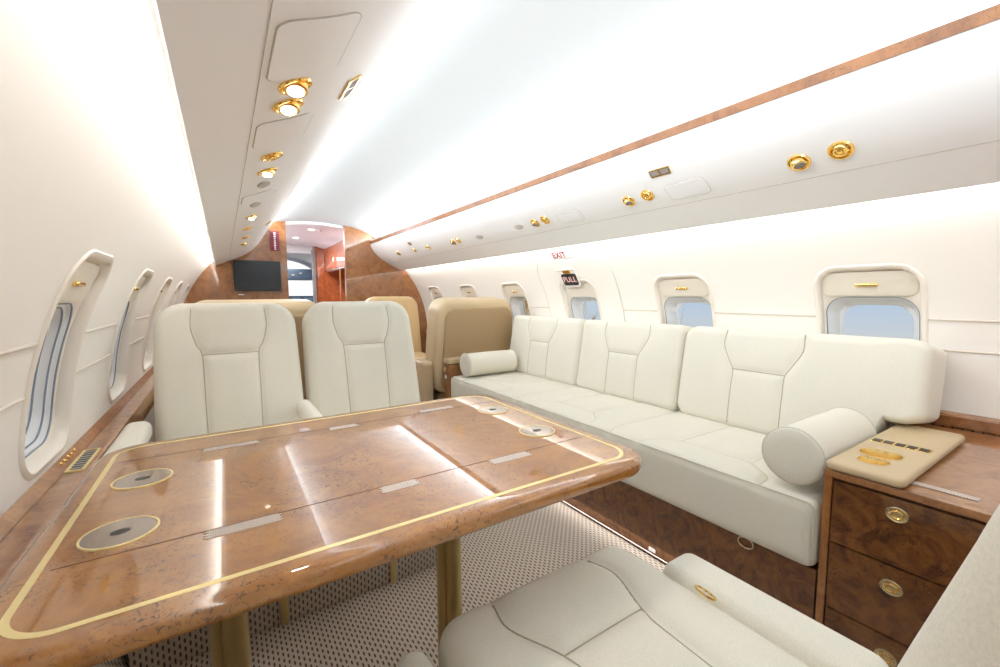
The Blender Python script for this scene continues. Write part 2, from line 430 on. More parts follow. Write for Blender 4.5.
def window(i, c, side, shade_drop=0):
    t = thing('window_%d' % i, 'oval cabin window %s' % ('above the table side ledge' if side < 0 else 'behind the sofa'), 'window', (wx(side, WZC), c, WZC), kind='structure')
    def Q(loop, d): return [(wx(side, z) + side*d, y, z) for y, z in loop]
    fr = MB()
    L = [Q(rr_loop(c, WZC, WHW+.012, WHH+.012, WRAD+.012), -.0005), Q(rr_loop(c, WZC, WHW+.008, WHH+.008, WRAD+.008), -.005),
         Q(rr_loop(c, WZC, WHW-.001, WHH-.001, WRAD-.001), -.006), Q(rr_loop(c, WZC, WHW-.007, WHH-.007, WRAD-.007), 0),
         Q(rr_loop(c, WZC, WHW-.010, WHH-.010, WRAD-.01), .022)]
    zc2, hh2, hw2 = .860, .176, .146
    L += [Q(rr_loop(c, zc2, hw2+.008, hh2+.008, .075), .024), Q(rr_loop(c, zc2, hw2, hh2, .07), .028)]
    fr.loops(L); fr.build('window_frame', M['bezel'], t, 50)
    rv = MB(); L = [Q(rr_loop(c, zc2, hw2, hh2, .07), .028)]
    steps = ((.0, .040), (.010, .041), (.010, .060), (.019, .061), (.019, .080), (.027, .081), (.027, .10)) if side < 0 else ((.004, .05), (.012, .075), (.020, .10))
    for k, (s_, d) in enumerate(steps):
        L.append(Q(rr_loop(c, zc2, hw2-s_, hh2-s_, .07), d))
    L.append(Q(rr_loop(c, zc2, hw2-.033, hh2-.033, .065), .104))
    for s_, d in (((0, .0285), (.010, .0412), (.019, .0612), (.027, .0812)) if side < 0 else ((0, .0285),)):
        MB().tube(Q(rr_loop(c, zc2, hw2-s_, hh2-s_, .07), d), .0022, 5, closed=True).build('gasket', M['gasket'], t)
    rv.loops(L); rv.build('reveal', M['reveal'], t, 30)
    gl = MB().loops([Q(rr_loop(c, zc2, hw2-.028, hh2-.028, .065), .1035)], capend=True); gl.build('pane', M['glass'], t, 0)
    # pulled-up shade with its handle in the upper pocket
    if c == WC[4] and side > 0: return t
    L0 = rr_loop(c, 1.087, WHW-.016, .047, .03)
    sh = MB(); sh.loops([Q(L0, .0225), Q(L0, .017), Q(rr_loop(c, 1.087, WHW-.02, .043, .027), .0155)], capend=True); sh.build('shade', M['shade'], t, 40)
    hd = MB(); x = wx(side, 1.083) + side*.012
    V, F = soft(.036, .006, .008, .004, .005, (8, 4, 4))
    V = [(x + p[1], c + p[0], 1.083 + p[2] - side*0) for p in V]; hd.add(V, F); hd.build('shade_handle', M['gold'], t)
    return t
k = 1
for c in WC[1:]:
    for side in (-1, 1):
        window(k, c, side); k += 1
for side in (-1, 1):
    window(k, WC[0], side); k += 1

# ceiling
cp = catmull([(.16, 1.60), (.25, 1.715), (.36, 1.785), (.48, 1.827), (.66, 1.856), (.91, 1.872), (1.16, 1.856), (1.34, 1.827), (1.46, 1.785), (1.57, 1.715), (1.66, 1.60)], 6)
cb = MB()
top = [(x, z) for x, z in cp] + [(x + (x-CX)*.03, z+.02) for x, z in cp[::-1]]
cb.extrude(top, Y0, Y1+.03)
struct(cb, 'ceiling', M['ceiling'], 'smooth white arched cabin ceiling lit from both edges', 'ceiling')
# closing panels behind the valences (upper sidewall to ceiling)
# valences
def valence(side):
    P = VL if side < 0 else VR
    front = [tuple(p) for p in P]; back = []
    for i, p in enumerate(P):
        d = P[min(i+1, len(P)-1)] - P[max(i-1, 0)]; d = d/np.linalg.norm(d); n = np.array([-d[1], d[0]])
        if n[1] < 0: n = -n
        back.append(tuple(p + n*.012))
    mb = MB().extrude(front + back[::-1], Y0, Y1)
    nm = 'trim_1' if side < 0 else 'trim_2'
    t = struct(mb, nm, M['valence'], 'off-white overhead valence running above the %s' % ('table side windows' if side < 0 else 'sofa side windows'), 'valence', 30)
    s = .123 if side < 0 else .178
    a, n, d = vpoint(side, s, Y0); b, _, _ = vpoint(side, s, Y1-.01)
    MB().tube([a, b], .0010, 6).build('panel_seam', M['vseam'], t)
    return t
val_l = valence(-1); val_r = valence(1)
tb = MB().extrude([(1.4875, 1.660), (1.500, 1.664), (1.494, 1.690), (1.482, 1.690)], Y0, Y1)
struct(tb, 'trim_3', M['bulk'], 'narrow wood rail edging the ceiling side of the sofa valence', 'trim')
tb = MB().extrude([(1.494, 1.69), (1.505, 1.695), (1.507, 1.712), (1.497, 1.712), (1.488, 1.691)], Y0, Y1)
struct(tb, 'trim_4', M['grey'], 'thin grey strip above the wood rail of the sofa valence', 'trim')

# back wall behind the photographer
bw = MB().box(-.45, 2.3, Y0-.03, Y0, 0, 2.0)
struct(bw, 'wall_back', M['wall'], 'cream aft cabin partition', 'wall', 0)

# ---- ledges
lg = MB().extrude([(-.375, .60), (-.352, .60), (-.352, .6225), (-.3725, .6385), (-.378, .6385)], Y0, Y1)
struct(lg, 'trim_5', M['ledge'], 'dark wood backsplash strip between the left ledge and the sidewall', 'trim')
led = MB().extrude([(-.37, .56), (-.37, .62), (-.31, .62), (-.3045, .6175), (-.302, .612), (-.302, .54), (-.315, .535), (-.315, .56)], Y0, Y1)
struct(led, 'trim_6', M['ledge'], 'glossy burl wood window ledge beside the table', 'trim')
lgr = MB().extrude([(2.205, .571), (2.175, .571), (2.168, .61), (2.172, .618), (wx(1, .6245)+.012, .6245)], Y0, .37)
struct(lgr, 'trim_7', M['ledge'], 'burl wood backsplash strip behind the near cabinet', 'trim')
lgr = MB().extrude([(2.20, .571), (2.17, .571), (2.163, .61), (2.167, .618), (wx(1, .6245)+.012, .6245)], .37, Y1)
struct(lgr, 'trim_8', M['ledge'], 'burl wood ledge strip behind the sofa', 'trim')

# ---- front bulkhead
bh = MB().box(-.42, .60, Y1, Y1+.035, 0, 2.0).box(1.205, 2.3, Y1, Y1+.035, 0, 2.0)
wf = struct(bh, 'wall_front', M['bulk'], 'glossy burl wood bulkhead on both sides of the forward doorway', 'wall', 0)
MB().box(1.199, 1.212, Y1-.006, Y1+.04, 0, 1.86).build('jamb_reflection', M['ledge'], wf)  # lighter strip stands in for light reflected along the right jamb edge

# ================================================================ TABLE
TX0, TX1, TY0, TY1, TZ = -.252, .779, .568, 1.318, .70
t = thing('dining_table', 'large glossy burl wood cabin table with brass inlay border and brass legs', 'table', ((TX0+TX1)/2, (TY0+TY1)/2, 0))
def prism(x0, x1, y0, y1, z0, z1, r, R, seg):
    V, F = soft((x1-x0)/2, (y1-y0)/2, (z1-z0)/2, r, R, seg)
    return [((x0+x1)/2 + p[0], (y0+y1)/2 + p[2], (z0+z1)/2 + p[1]) for p in V], F
mb = MB().add(*prism(TX0, TX1, TY0, TY1, TZ-.034, TZ, .0145, .085, (60, 10, 60)))
mb.build('tabletop', M['table'], t, 60)
ix0, ix1, iy0, iy1 = -.222, .746, .603, 1.284
def ring_flat(x0, x1, y0, y1, w, R, z0, z1):
    xc, yc, a, b = (x0+x1)/2, (y0+y1)/2, (x1-x0)/2, (y1-y0)/2
    o = rr_loop(xc, yc, a, b, R, 12); i = rr_loop(xc, yc, a-w, b-w, R-w, 12)
    return MB().loops([[(x, y, z0) for x, y in o], [(x, y, z1) for x, y in o], [(x, y, z1) for x, y in i], [(x, y, z0) for x, y in i]])
ring_flat(ix0, ix1, iy0, iy1, .0085, .06, TZ-.002, TZ+.0004).build('inlay_border', M['inlay'], t)
seamdark = flat('table leaf gap', (.13, .05, .02), .5)
for y in (.752, 1.178):
    MB().box(-.205, .742, y-.0012, y+.0012, TZ-.002, TZ+.0004).build('leaf_seam', seamdark, t, 0)
for y, xs in ((.737, (-.036, .058)), (.737, (.225, .290)), (.737, (.458, .550)), (1.162, (-.052, .053)), (1.165, (.222, .288)), (1.190, (.485, .588))):
    x0, x1 = xs; w = .012 if y > 1 else .013
    V = []; n = 6
    lo = []; hi = []
    # a ragged stepped outline at each end, as the mesh hinges have
    for k in range(n+1):
        f = k/n; e = .007*(k % 2)
        lo.append((x1+e-.004*k/n, y-w+2*w*f)); hi.append((x0-e, y+w-2*w*f))
    loop = lo + hi
    h = MB().loops([[(a, b, TZ-.001) for a, b in loop], [(a, b, TZ+.0007) for a, b in loop]], capend=True)
    h.build('hinge', M['hatch'], t, 0)
for (x, y) in ((-.148, 1.043), (-.147, .818), (.677, 1.085), (.664, .849)):
    o = Matrix.Translation((x, y, TZ))
    lid = MB().lathe([(.044, -.001), (.044, .0012), (.0435, .0016), (.0001, .0017)], o, 40).build('cup_lid', M['lidwood'], t)
    MB().lathe([(.047, -.001), (.047, .0016), (.0462, .0022), (.0440, .0022), (.0436, .001)], o, 40).build('brass_rim', M['inlay'], lid)
    MB().lathe([(.0095, -.001), (.0095, .0021), (.0001, .0021)], o, 20, 1.25, .9).build('finger_hole', M['dark'], lid)
for x, y in ((.455, .93), (-.015, .93)):
    o = Matrix.Translation((x, y, 0))
    lgm = MB().lathe([(.05, .001), (.05, .012), (.028, .018), (.0235, .03), (.0235, .545), (.028, .552), (.028, .64), (.0285, TZ-.035)], o, 28)
    lgm.lathe([(.013, .001), (.013, .548), (.017, .556), (.017, TZ-.035)], Matrix.Translation((x-.027, y+.006, 0)), 20)
    lgm.build('leg', M['legbrass'], t)

# ================================================================ CHAIRS
def side_lines(fl=.132, st=.098, zt=.285, zm=.10, zb=-.33):
    L = []
    for s in (-1, 1):
        L.append(smooth_line([(s*fl, zt), (s*(fl+.002), zm+.11), (s*(st+.018), zm+.04), (s*st, zm), (s*(st-.004), zm-.15), (s*(st-.008), zb)], 5))
    L.append([(-st, zm), (st, zm)])
    return L
def chair(name, label, cx, ybase, face, width, mat=M['fabric'], pm=M['pipe'], group=None, zb=.43, blen=.63, tilt=.26, seat_z=.45, seatlen=.5, arms=(), armz=.60, armlen=.44, thick=.065, lines=None, back=True, armx=None, crown=.018):
    """face -1: faces the camera side (-Y), +1: faces forward (+Y). ybase is the y of the foot of the back's front face"""
    t = thing(name, label, 'seat', (cx, ybase, 0), group)
    s = face
    R = Matrix.Translation((cx, ybase, zb)) @ (Matrix.Rotation(0 if s < 0 else PI, 4, 'Z')) @ Matrix.Rotation(-tilt, 4, 'X') @ Matrix.Translation((0, thick, blen/2))
    a = width/2; b = blen/2
    def ex(P):
        P = P.copy(); v = (P[:, 2]+b)/(2*b)
        P[:, 0] *= 1.0 - .05*np.clip(v, 0, 1)**2
        return P
    if back:
        mb, sm = cushion(a, b, thick, .045, .10, lines if lines is not None else side_lines(), (84, 10, 84), crown=crown, extra=ex, M4=R)
        bo = mb.build('backrest', mat, t, 60); 
        if sm.v: sm.build('piping', pm, bo, 60)
    # seat cushion: outline x / length, depth up
    L = [[(q[0]*1.25, q[1]*.8) for q in pl] for pl in side_lines(.125, .095, -seatlen/2+.03, .0, seatlen/2)]
    L = [smooth_line([(sg*.125, seatlen/2-.03), (sg*.135, seatlen/2-.10), (sg*.095, seatlen/2-.20), (sg*.085, -.02), (sg*.085, -seatlen/2+.02)], 5) for sg in (-1, 1)] + [[(-.095, seatlen/2-.2), (.095, seatlen/2-.2)]]
    # local (x, depth -> up, z -> forward direction of the sitter)
    B = Matrix(((-s*1.0, 0, 0, 0), (0, 0, s*1.0, 0), (0, -1, 0, 0), (0, 0, 0, 1)))
    if s < 0: B = Matrix(((1, 0, 0, 0), (0, 0, -1, 0), (0, -1, 0, 0), (0, 0, 0, 1)))
    else: B = Matrix(((-1, 0, 0, 0), (0, 0, 1, 0), (0, -1, 0, 0), (0, 0, 0, 1)))
    S = Matrix.Translation((cx, ybase + s*(seatlen/2-.01), seat_z-.075)) @ B
    mb, sm = cushion(a-.004, seatlen/2, .075, .045, .055, L, (70, 10, 70), crown=.014, M4=S)
    so = mb.build('seat_cushion', mat, t, 60); sm.build('piping', pm, so, 60)
    # base
    y0, y1 = sorted((ybase + s*.03, ybase + s*(seatlen-.08)))
    MB().box(cx-a+.05, cx+a-.05, y0, y1, .262 if s > 0 else .281, seat_z-.152, .01).build('seat_frame', M['dark'], t)
    for ax, hw in arms:
        ya, yb = sorted((ybase + s*.0, ybase + s*armlen))
        V, F = soft(hw, (yb-ya)/2, .035, .028, .028, (16, 8, 30))
        V = [(ax + p[0], (ya+yb)/2 + p[2], armz-.035 + p[1] - .0) for p in V]
        arm = MB().add(V, F); arm.build('armrest', mat, t, 60)
        MB().box(ax-hw*.6, ax+hw*.6, ya+.03, yb-.06, .285, armz-.06, .01).build('armrest_post', mat, t)
    return t
chair('club_chair', 'cream fabric seat facing the table, next to the window ledge', .018, 1.90, -1, .510, zb=.42, blen=.635, tilt=.25,
      arms=((-.268, .038),), armz=.625)
chair('club_chair', 'cream fabric seat facing the table, on the aisle side', .552, 1.93, -1, .520, zb=.42, blen=.635, tilt=.25,
      arms=((.262, .029),), armz=.622)
# near seats, backs towards the photographer
near = chair('club_chair', 'cream fabric seat at the near edge, stitched cushion toward the table', .527, .174, 1, .497, zb=.43, blen=.62, tilt=.266, seat_z=.468, seatlen=.515,
      arms=((.790, .052),), armz=.492, armlen=.358, crown=.006)
chair('club_chair', 'cream fabric seat mostly hidden beneath the near table edge, with only its armrest tip showing', -.03, -.02, 1, .44, zb=.40, blen=.48, tilt=.62, seat_z=.44, seatlen=.46,
      arms=((.228, .030),), armz=.465, armlen=.665)
pts = [(.736 - .010*math.cos(a)*.6, .425 + .020*math.sin(a), .4875 + .010*math.cos(a)) for a in np.linspace(0, 2*PI, 24, endpoint=False)]
MB().tube(pts, .0022, 6, closed=True).build('ring_pull', M['brass'], near)
# carpeted plinths
p = thing('seat_plinth', 'carpet-covered plinth with two brass strips under the seats across the table', 'plinth', (.22, 1.75, 0))
MB().box(-.27, .70, 1.455, 2.15, .002, .28, .008).build('carpet_box', M['carpetv'], p)
for x in (.112, .47):
    MB().box(x-.011, x+.011, 1.447, 1.4545, .002, .262, .002).build('brass_strip', M['legbrass'], p)
p = tag(MB().box(-.27, .77, -.35, .36, .002, .262, .008).build('seat_plinth', M['carpetv']), 'carpet-covered plinth under the near seats', 'plinth')

# ================================================================ SOFA
SY0, SY1 = .475, 2.78
sofa = thing('sofa', 'long cream three-seat cabin divan with stitched backs along the window wall', 'sofa', (1.7, 1.6, 0))
# long seat cushion: local x -> world -Y, depth up
W = (SY1-SY0)/2; D = .30
SM = Matrix.Translation((1.36+D, (SY0+SY1)/2, .362)) @ Matrix(((0, 0, -1, 0), (-1, 0, 0, 0), (0, -1, 0, 0), (0, 0, 0, 1)))
def yl(y): return (SY0+SY1)/2 - y
Ls = []
for yd in (1.28, 1.99):
    Ls.append(smooth_line([(yl(yd), -D+.06), (yl(yd), 0), (yl(yd+.0), D-.10), (yl(yd-.03), D-.012)], 5))
for yc in (.87, 1.635, 2.38):
    w_ = .235
    Ls.append(smooth_line([(yl(yc+w_), D-.015), (yl(yc+w_-.015), D-.10), (yl(yc+w_-.10), D-.17)], 5) + [(yl(yc+.13), -D+.1)])
    Ls.append([(yl(yc-.13), -D+.1)] + smooth_line([(yl(yc-w_+.10), D-.17), (yl(yc-w_+.015), D-.10), (yl(yc-w_), D-.015)], 5))
    Ls.append([(yl(yc+w_-.10), D-.17), (yl(yc-w_+.10), D-.17)])
def exs(P):
    P = P.copy()
    return P
mb, sm = cushion(W, D, .102, .030, .035, Ls, (240, 10, 60), crown=.008, depth=.007, width=.014, extra=exs, M4=SM)
so = mb.build('seat_cushion', M['fabric'], sofa, 60); sm.build('piping', flat('pale piping', (.62, .585, .49), .8), so, 60)
PP = [(1.3655, y, .4585) for y in np.linspace(SY1-.03, SY0+.03, 40)]
PP += [(1.3655, SY0+.018, .456), (1.3655, SY0+.008, .445), (1.3655, SY0+.006, .42), (1.3655, SY0+.006, .295), (1.3655, SY0+.010, .278)]
MB().tube(PP, .0022, 6).build('piping', M['bpipe'], so)
# backs
def back(y0, y1, first=False, zlo=.44, zhi=.888):
    w = (y1-y0)/2; h = (zhi-zlo)/2; dep = .115
    yc = (y0+y1)/2
    T = Matrix.Translation((1.855+dep, yc, zlo)) @ Matrix.Rotation(-PI/2, 4, 'Z') @ Matrix.Rotation(-.165, 4, 'X') @ Matrix.Translation((0, 0, h))
    pc = 1.625 if not first else None
    c0 = {0: 2.40, 1: 1.635, 2: .905}[0 if y0 > 1.9 else (1 if y0 > 1.2 else 2)]
    def X(y): return yc - y
    L = []
    for s in (-1, 1):
        L.append(smooth_line([(X(c0+s*.155), h-.012), (X(c0+s*.158), h-.08), (X(c0+s*.125), h-.15), (X(c0+s*.105), h-.19), (X(c0+s*.105), -.05), (X(c0+s*.105), -h+.02)], 5))
    L.append([(X(c0-.108), h-.185), (X(c0+.108), h-.185)])
    def ex(P):
        P = P.copy()
        if first:   # the end overhangs the armrest pad
            yy = yc - P[:, 0]; lim = -h + (.594-zlo)/math.cos(.165)*np.clip((.53-yy)/.045, 0, 1)
            v = (P[:, 2]+h)/(2*h); P[:, 2] = np.where(yy < .53, lim + v*(h-lim), P[:, 2])
        return P
    mb, sm = cushion(w, h, dep, .038, .042 if not first else .07, L, (110 if first else 90, 14, 70), crown=.012, depth=.006, width=.012, extra=ex, M4=T)
    bo = mb.build('back_cushion', M['fabric'], sofa, 60); sm.build('piping', M['pipe'], bo, 60)
back(.383, 1.276, True); back(1.280, 1.998); back(2.002, 2.785)
bs = MB().box(1.392, 2.10, .478, 2.775, .004, .256)
so = bs.build('base_panel', M['cab'], sofa, 0)
MB().tube([(1.390, .478, .012), (1.390, 2.775, .012)], .003, 6).build('kick_strip', M['ledge'], so)
MB().box(1.389, 1.3915, 1.70, 1.7015, .02, .245).build('panel_gap', M['dark'], so, 0)
MB().box(1.99, 2.11, .478, .75, .276, .60, .01).box(1.93, 2.11, .478, .75, .276, .52, .01).build('end_block', M['fabric'], sofa)
def oval_ring(name, parent, x, y, z, ry, rz, r=.0022, facing=-1, dish=True):
    pts = [(x + facing*.004, y + ry*math.cos(a), z + rz*math.sin(a)) for a in np.linspace(0, 2*PI, 28, endpoint=False)]
    m_ = MB().tube(pts, r, 8, closed=True)
    o = m_.build(name, M['pull'], parent)
    if dish:
        T = Matrix.Translation((x, y, z)) @ Matrix.Rotation(facing*PI/2, 4, 'Y')
        k = MB().lathe([(ry*.98, .001), (ry*.95, .0035), (ry*.80, .0035), (ry*.70, .0008), (ry*.35, .0004), (.0001, .0004)], T, 28, rz/ry, 1)
        k.build('pull_dish', M['pull'], o)
        pts = [(x + facing*.006, y + ry*.55*math.cos(a), z + rz*.55*math.sin(a)) for a in np.linspace(0, 2*PI, 24, endpoint=False)]
        MB().tube(pts, .0014, 6, closed=True).build('pull_ring', M['gold'], o)
    return o
oval_ring('ring_pull', so, 1.392, .672, .243, .024, .017, .003, dish=False)
tag(MB().box(1.389, 1.392, 1.015, 1.045, .022, .036).build('label_plate', M['white'], so, 0), 'small white label')

def bolster(label, x0, x1, y, z, r):
    L = []; n = 40; seg = []
    prof = [(0.0001, x0+.004), (r*.55, x0+.002), (r*.93, x0+.003), (r*1.0, x0+.007), (r*1.0, x0+.011), (r*.965, x0+.020), (r*.99, x0+.06), (r*1.0, (x0+x1)/2), (r*.99, x1-.06), (r*.965, x1-.020), (r*1.0, x1-.011), (r*1.0, x1-.007), (r*.93, x1-.003), (r*.55, x1-.002), (.0001, x1-.004)]
    T = Matrix.Translation((0, y, z)) @ Matrix.Rotation(PI/2, 4, 'Y')
    t = thing('bolster_cushion', label, 'cushion', (x0, y, z-r))
    MB().lathe(prof, T, n).build('cover', M['fabric'], t, 70)
    for xx in (x0+.009, x1-.009):
        pts = [(xx, y + (r+.001)*math.cos(a), z + (r+.001)*math.sin(a)) for a in np.linspace(0, 2*PI, 36, endpoint=False)]
        MB().tube(pts, .0022, 6, closed=True).build('piping', M['bpipe'], t)
    return t
bolster('cream round bolster lying at the cabinet end of the sofa', 1.385, 1.805, .556, .572, .082)
bolster('cream round bolster lying at the tan seat end of the sofa', 1.42, 1.83, 2.655, .556, .083)

# ================================================================ NEAR CABINET
cab = thing('drawer_cabinet', 'dark burl wood cabinet with three brass-pulled drawers at the near end of the sofa', 'cabinet', (1.75, -.2, 0))
CXF = 1.372
MB().box(CXF+.018, 2.14, Y0+.01, .462, .002, .548).build('carcass', M['cab'], cab, 0)
MB().box(CXF+.004, CXF+.05, .448, .468, .002, .556, .002).build('corner_post', M['bulk'], cab)
topb = MB().box(CXF, 2.163, Y0+.01, .468, .549, .570, .003); topb.build('top', M['ledge'], cab)
hz = MB().box(1.436, 1.462, .19, .315, .5702, .5712); hz.build('hinge', M['hatch'], cab, 0)
for y0, y1 in ((.155, .444), (-.38, .148), (-.92, -.387)):
    for k, (z0, z1, hzv) in enumerate(((.371, .543, .512), (.182, .366, .314), (.012, .177, .126))):
        d = MB().box(CXF, CXF+.02, y0, y1, z0, z1, .0015).build('drawer', M['cab'], cab)
        oval_ring('drawer_pull', d, CXF, (.31 if y0 > .1 else (y0+y1)/2), hzv if k else .505, .021, .0175)
# armrest pad with cup holders
pad = thing('armrest_pad', 'tan leather armrest pad with gold cup holders and controls on the near cabinet', 'armrest', (1.7, .38, .571))
V, F = prism(1.362, 1.985, .30, .466, .5715, .596, .011, .018, (60, 8, 24))
po = MB().add(V, F).build('pad', M['tan'], pad, 60)
def cut(o, cutter):
    md = o.modifiers.new('c', 'BOOLEAN'); md.object = cutter; md.operation = 'DIFFERENCE'; md.solver = 'EXACT'
    bpy.context.view_layer.update()
    dg = bpy.context.evaluated_depsgraph_get()
    me = bpy.data.meshes.new_from_object(o.evaluated_get(dg)); o.modifiers.clear(); o.data = me
    bpy.data.objects.remove(cutter)
    me.shade_smooth(); me.set_sharp_from_angle(angle=math.radians(40))
c1 = MB().lathe([(.047, .5), (.047, .65)], Matrix.Translation((1.542, .394, 0)), 36).build('cut', M['dark'])
cut(po, c1)
c2 = MB().lathe([(.034, .5), (.034, .65)], Matrix.Translation((1.463, .388, 0)), 36).build('cut', M['dark'])
cut(po, c2)
for x, y, r in ((1.542, .394, .047), (1.463, .388, .034)):
    MB().lathe([(r+.0025, .5968), (r-.001, .5975), (r-.002, .595), (r-.004, .5725), (.0001, .5725)], Matrix.Translation((x, y, 0)), 36, cap0=False).build('cup_holder', M['cup'], pad)
cp_ = MB().box(1.66, 1.70, .318, .452, .5962, .5976, .0006).build('control_panel', M['gold'], pad)
for k in range(5):
    y = .333 + k*.0265
    MB().box(1.666, 1.694, y-.010, y+.010, .5976, .5986).build('button', M['dark'], cp_, 0)

# ================================================================ FAR SIDE CABINET + TAN SEATS
fc = thing('side_cabinet', 'small burl wood side cabinet between the sofa and the tan seat', 'cabinet', (1.6, 2.86, 0))
MB().box(1.372, 2.12, 2.80, 2.885, .002, .545, .003).build('carcass', M['ledge'], fc)
MB().box(1.366, 2.13, 2.795, 2.892, .547, .585, .008).build('pad', M['tan'], fc)
oval_ring('knob', fc, 1.370, 2.862, .505, .018, .016, .003)
MB().lathe([(.010, 0), (.010, .006), (.0001, .012)], Matrix.Translation((1.370, 2.862, .505)) @ Matrix.Rotation(-PI/2, 4, 'Y'), 16).build('knob', M['gold'], fc)
MB().lathe([(.016, 0), (.016, .003), (.0001, .003)], Matrix.Translation((1.372, 2.862, .445)) @ Matrix.Rotation(-PI/2, 4, 'Y'), 16).build('socket', M['white'], fc)

def tan_seat(label, x0, x1, y, top, depth=.24, armside=None, tilt=.10, face=1, leather=M['tan'], shell=M['tan_back']):
    """armchair whose back panel (face=1) or front (face=-1) is turned to the camera"""
    t = thing('leather_armchair', label, 'seat', ((x0+x1)/2, y, 0))
    cx = (x0+x1)/2; a = (x1-x0)/2; b = (top-.30)/2; s = 1
    T = Matrix.Translation((cx, y+depth/2-.02, .30)) @ Matrix.Rotation((tilt if face > 0 else -tilt), 4, 'X') @ Matrix.Translation((0, 0, b))
    if face > 0:
        lines = [rr_loop(0, -.02, a-.055, b-.055, .07, 6) + [rr_loop(0, -.02, a-.055, b-.055, .07, 6)[0]]]
        lines = []
    else:
        lines = side_lines(.15, .11, b-.03, b*.45, -b+.02)
    def ex(P):
        P = P.copy(); v = (P[:, 2]+b)/(2*b); P[:, 0] *= 1.0 - .07*np.clip(v, 0, 1)**2; return P
    mb, sm = cushion(a, b, depth/2, .05, .11, lines, (50, 14, 50), crown=.01, extra=ex, M4=T)
    bo = mb.build('backrest', leather, t, 60)
    if sm.v: sm.build('piping', M['pocket'], bo, 60)
    if face > 0:
        # inset shell panel on the rear of the back
        V, F = soft(a-.042, b-.04, .012, .010, .09, (40, 4, 40), lambda P, n: ex(P))
        V = [T @ Vector((p[0]+.012, p[1] - depth/2 - .009, p[2]-.025)) for p in V]
        MB().add(V, F).build('rear_panel', shell, t, 60)
    ys = y + (depth if face > 0 else -.52)
    MB().box(x0+.03, x1-.03, ys+.01, ys+.50, .30, .46, .04).build('seat_cushion', leather, t, 60)
    MB().box(x0+.05, x1-.05, y+.02, y+.45, .003, .295, .01).build('base', shell, t)
    for sx, xx in ((-1, x0), (1, x1)):
        if armside is None or armside == sx:
            ya, yb = (y-.012, y+.62) if face > 0 else (y-.5, y+.1)
            V, F = soft(.045, .27, (yb-ya)/2, .02, .02, (10, 20, 20))
            V = [(xx + sx*.047 + p[0], (ya+yb)/2 + p[1], .285 + p[2]) for p in V]
            ar = MB().add(V, F).build('armrest', leather, t, 60)
            if face > 0:
                MB().box(xx+sx*.047-.040, xx+sx*.047+.040, ya-.008, ya+.002, .03, .53, .004).build('armrest_panel', M['pocket'], ar)
    return t
tan_seat('large tan leather seat seen from behind, at the far end of the sofa', 1.315, 2.035, 2.970, 1.035, .23, armside=-1)
tan_seat('tan leather seat back just showing over the cream seats across the table', -.19, .50, 2.56, 1.035, .20, armside=0)
tan_seat('tan leather seat, painted golden as if lit, facing aft beside the forward bulkhead, right of the aisle', 1.20, 1.80, 4.32, 1.045, .18, armside=0, face=-1, leather=flat('tan leather lit golden', (.62, .44, .22), .45, bump=.15))  # golden base colour carries the light falling on this tan seat
tan_seat('tan leather seat hidden behind the others, facing aft below the screen', -.15, .46, 4.32, .96, .18, armside=0, face=-1)

# ================================================================ VALENCE FITTINGS
def frame_on(side, s, y, off=0):
    p, n, d = vpoint(side, s, y)
    yv = Vector((0, 1, 0)); x = d; m = Matrix.Identity(4)
    z = n.normalized(); xx = yv.cross(z).normalized()
    for i in range(3): m[i][0] = xx[i]; m[i][1] = yv[i]; m[i][2] = z[i]; m[i][3] = p[i] + z[i]*off
    return m
place = {-1: 'over the table side', 1: 'over the sofa'}
def spot(side, s, y, lit, label, r=.031, group=None, tiltv=None):
    T = frame_on(side, s, y)
    nm = 'reading_light' if lit != 'vent' else 'air_gasper'
    t = thing(nm, label, 'light' if lit != 'vent' else 'air vent', tuple(T.translation), group)
    MB().lathe([(r, -.001), (r*1.02, .002), (r*.97, .0048), (r*.86, .0048), (r*.80, .001), (r*.72, .0005)], T, 36).build('bezel', M['gold'], t)
    if lit == 'vent':
        MB().lathe([(r*.80, .0005), (r*.62, .004), (r*.55, .009), (r*.40, .010), (r*.34, .006), (r*.22, .006), (r*.18, .009), (.0001, .0105)], T, 30).build('nozzle', M['gold'], t)
        MB().lathe([(r*.24, .0065), (r*.22, .0068), (r*.0001, .0068)], T, 24).build('nozzle_slot', M['dark'], t)
    else:
        tv = tiltv if tiltv is not None else (.35 if side < 0 else -.35)
        B = T @ Matrix.Rotation(tv, 4, 'Y') @ Matrix.Rotation(.30, 4, 'X')
        MB().lathe([(r*.74, -.002), (r*.72, .006), (r*.66, .012), (r*.50, .0135)], B, 30).build('eyeball', M['gold'], t)
        MB().lathe([(r*.50, .0125), (r*.48, .0145), (r*.3, .0155), (.0001, .0158)], B, 30).build('lens', M['lamp'] if lit == 'on' else M['grille'], t)
    return t
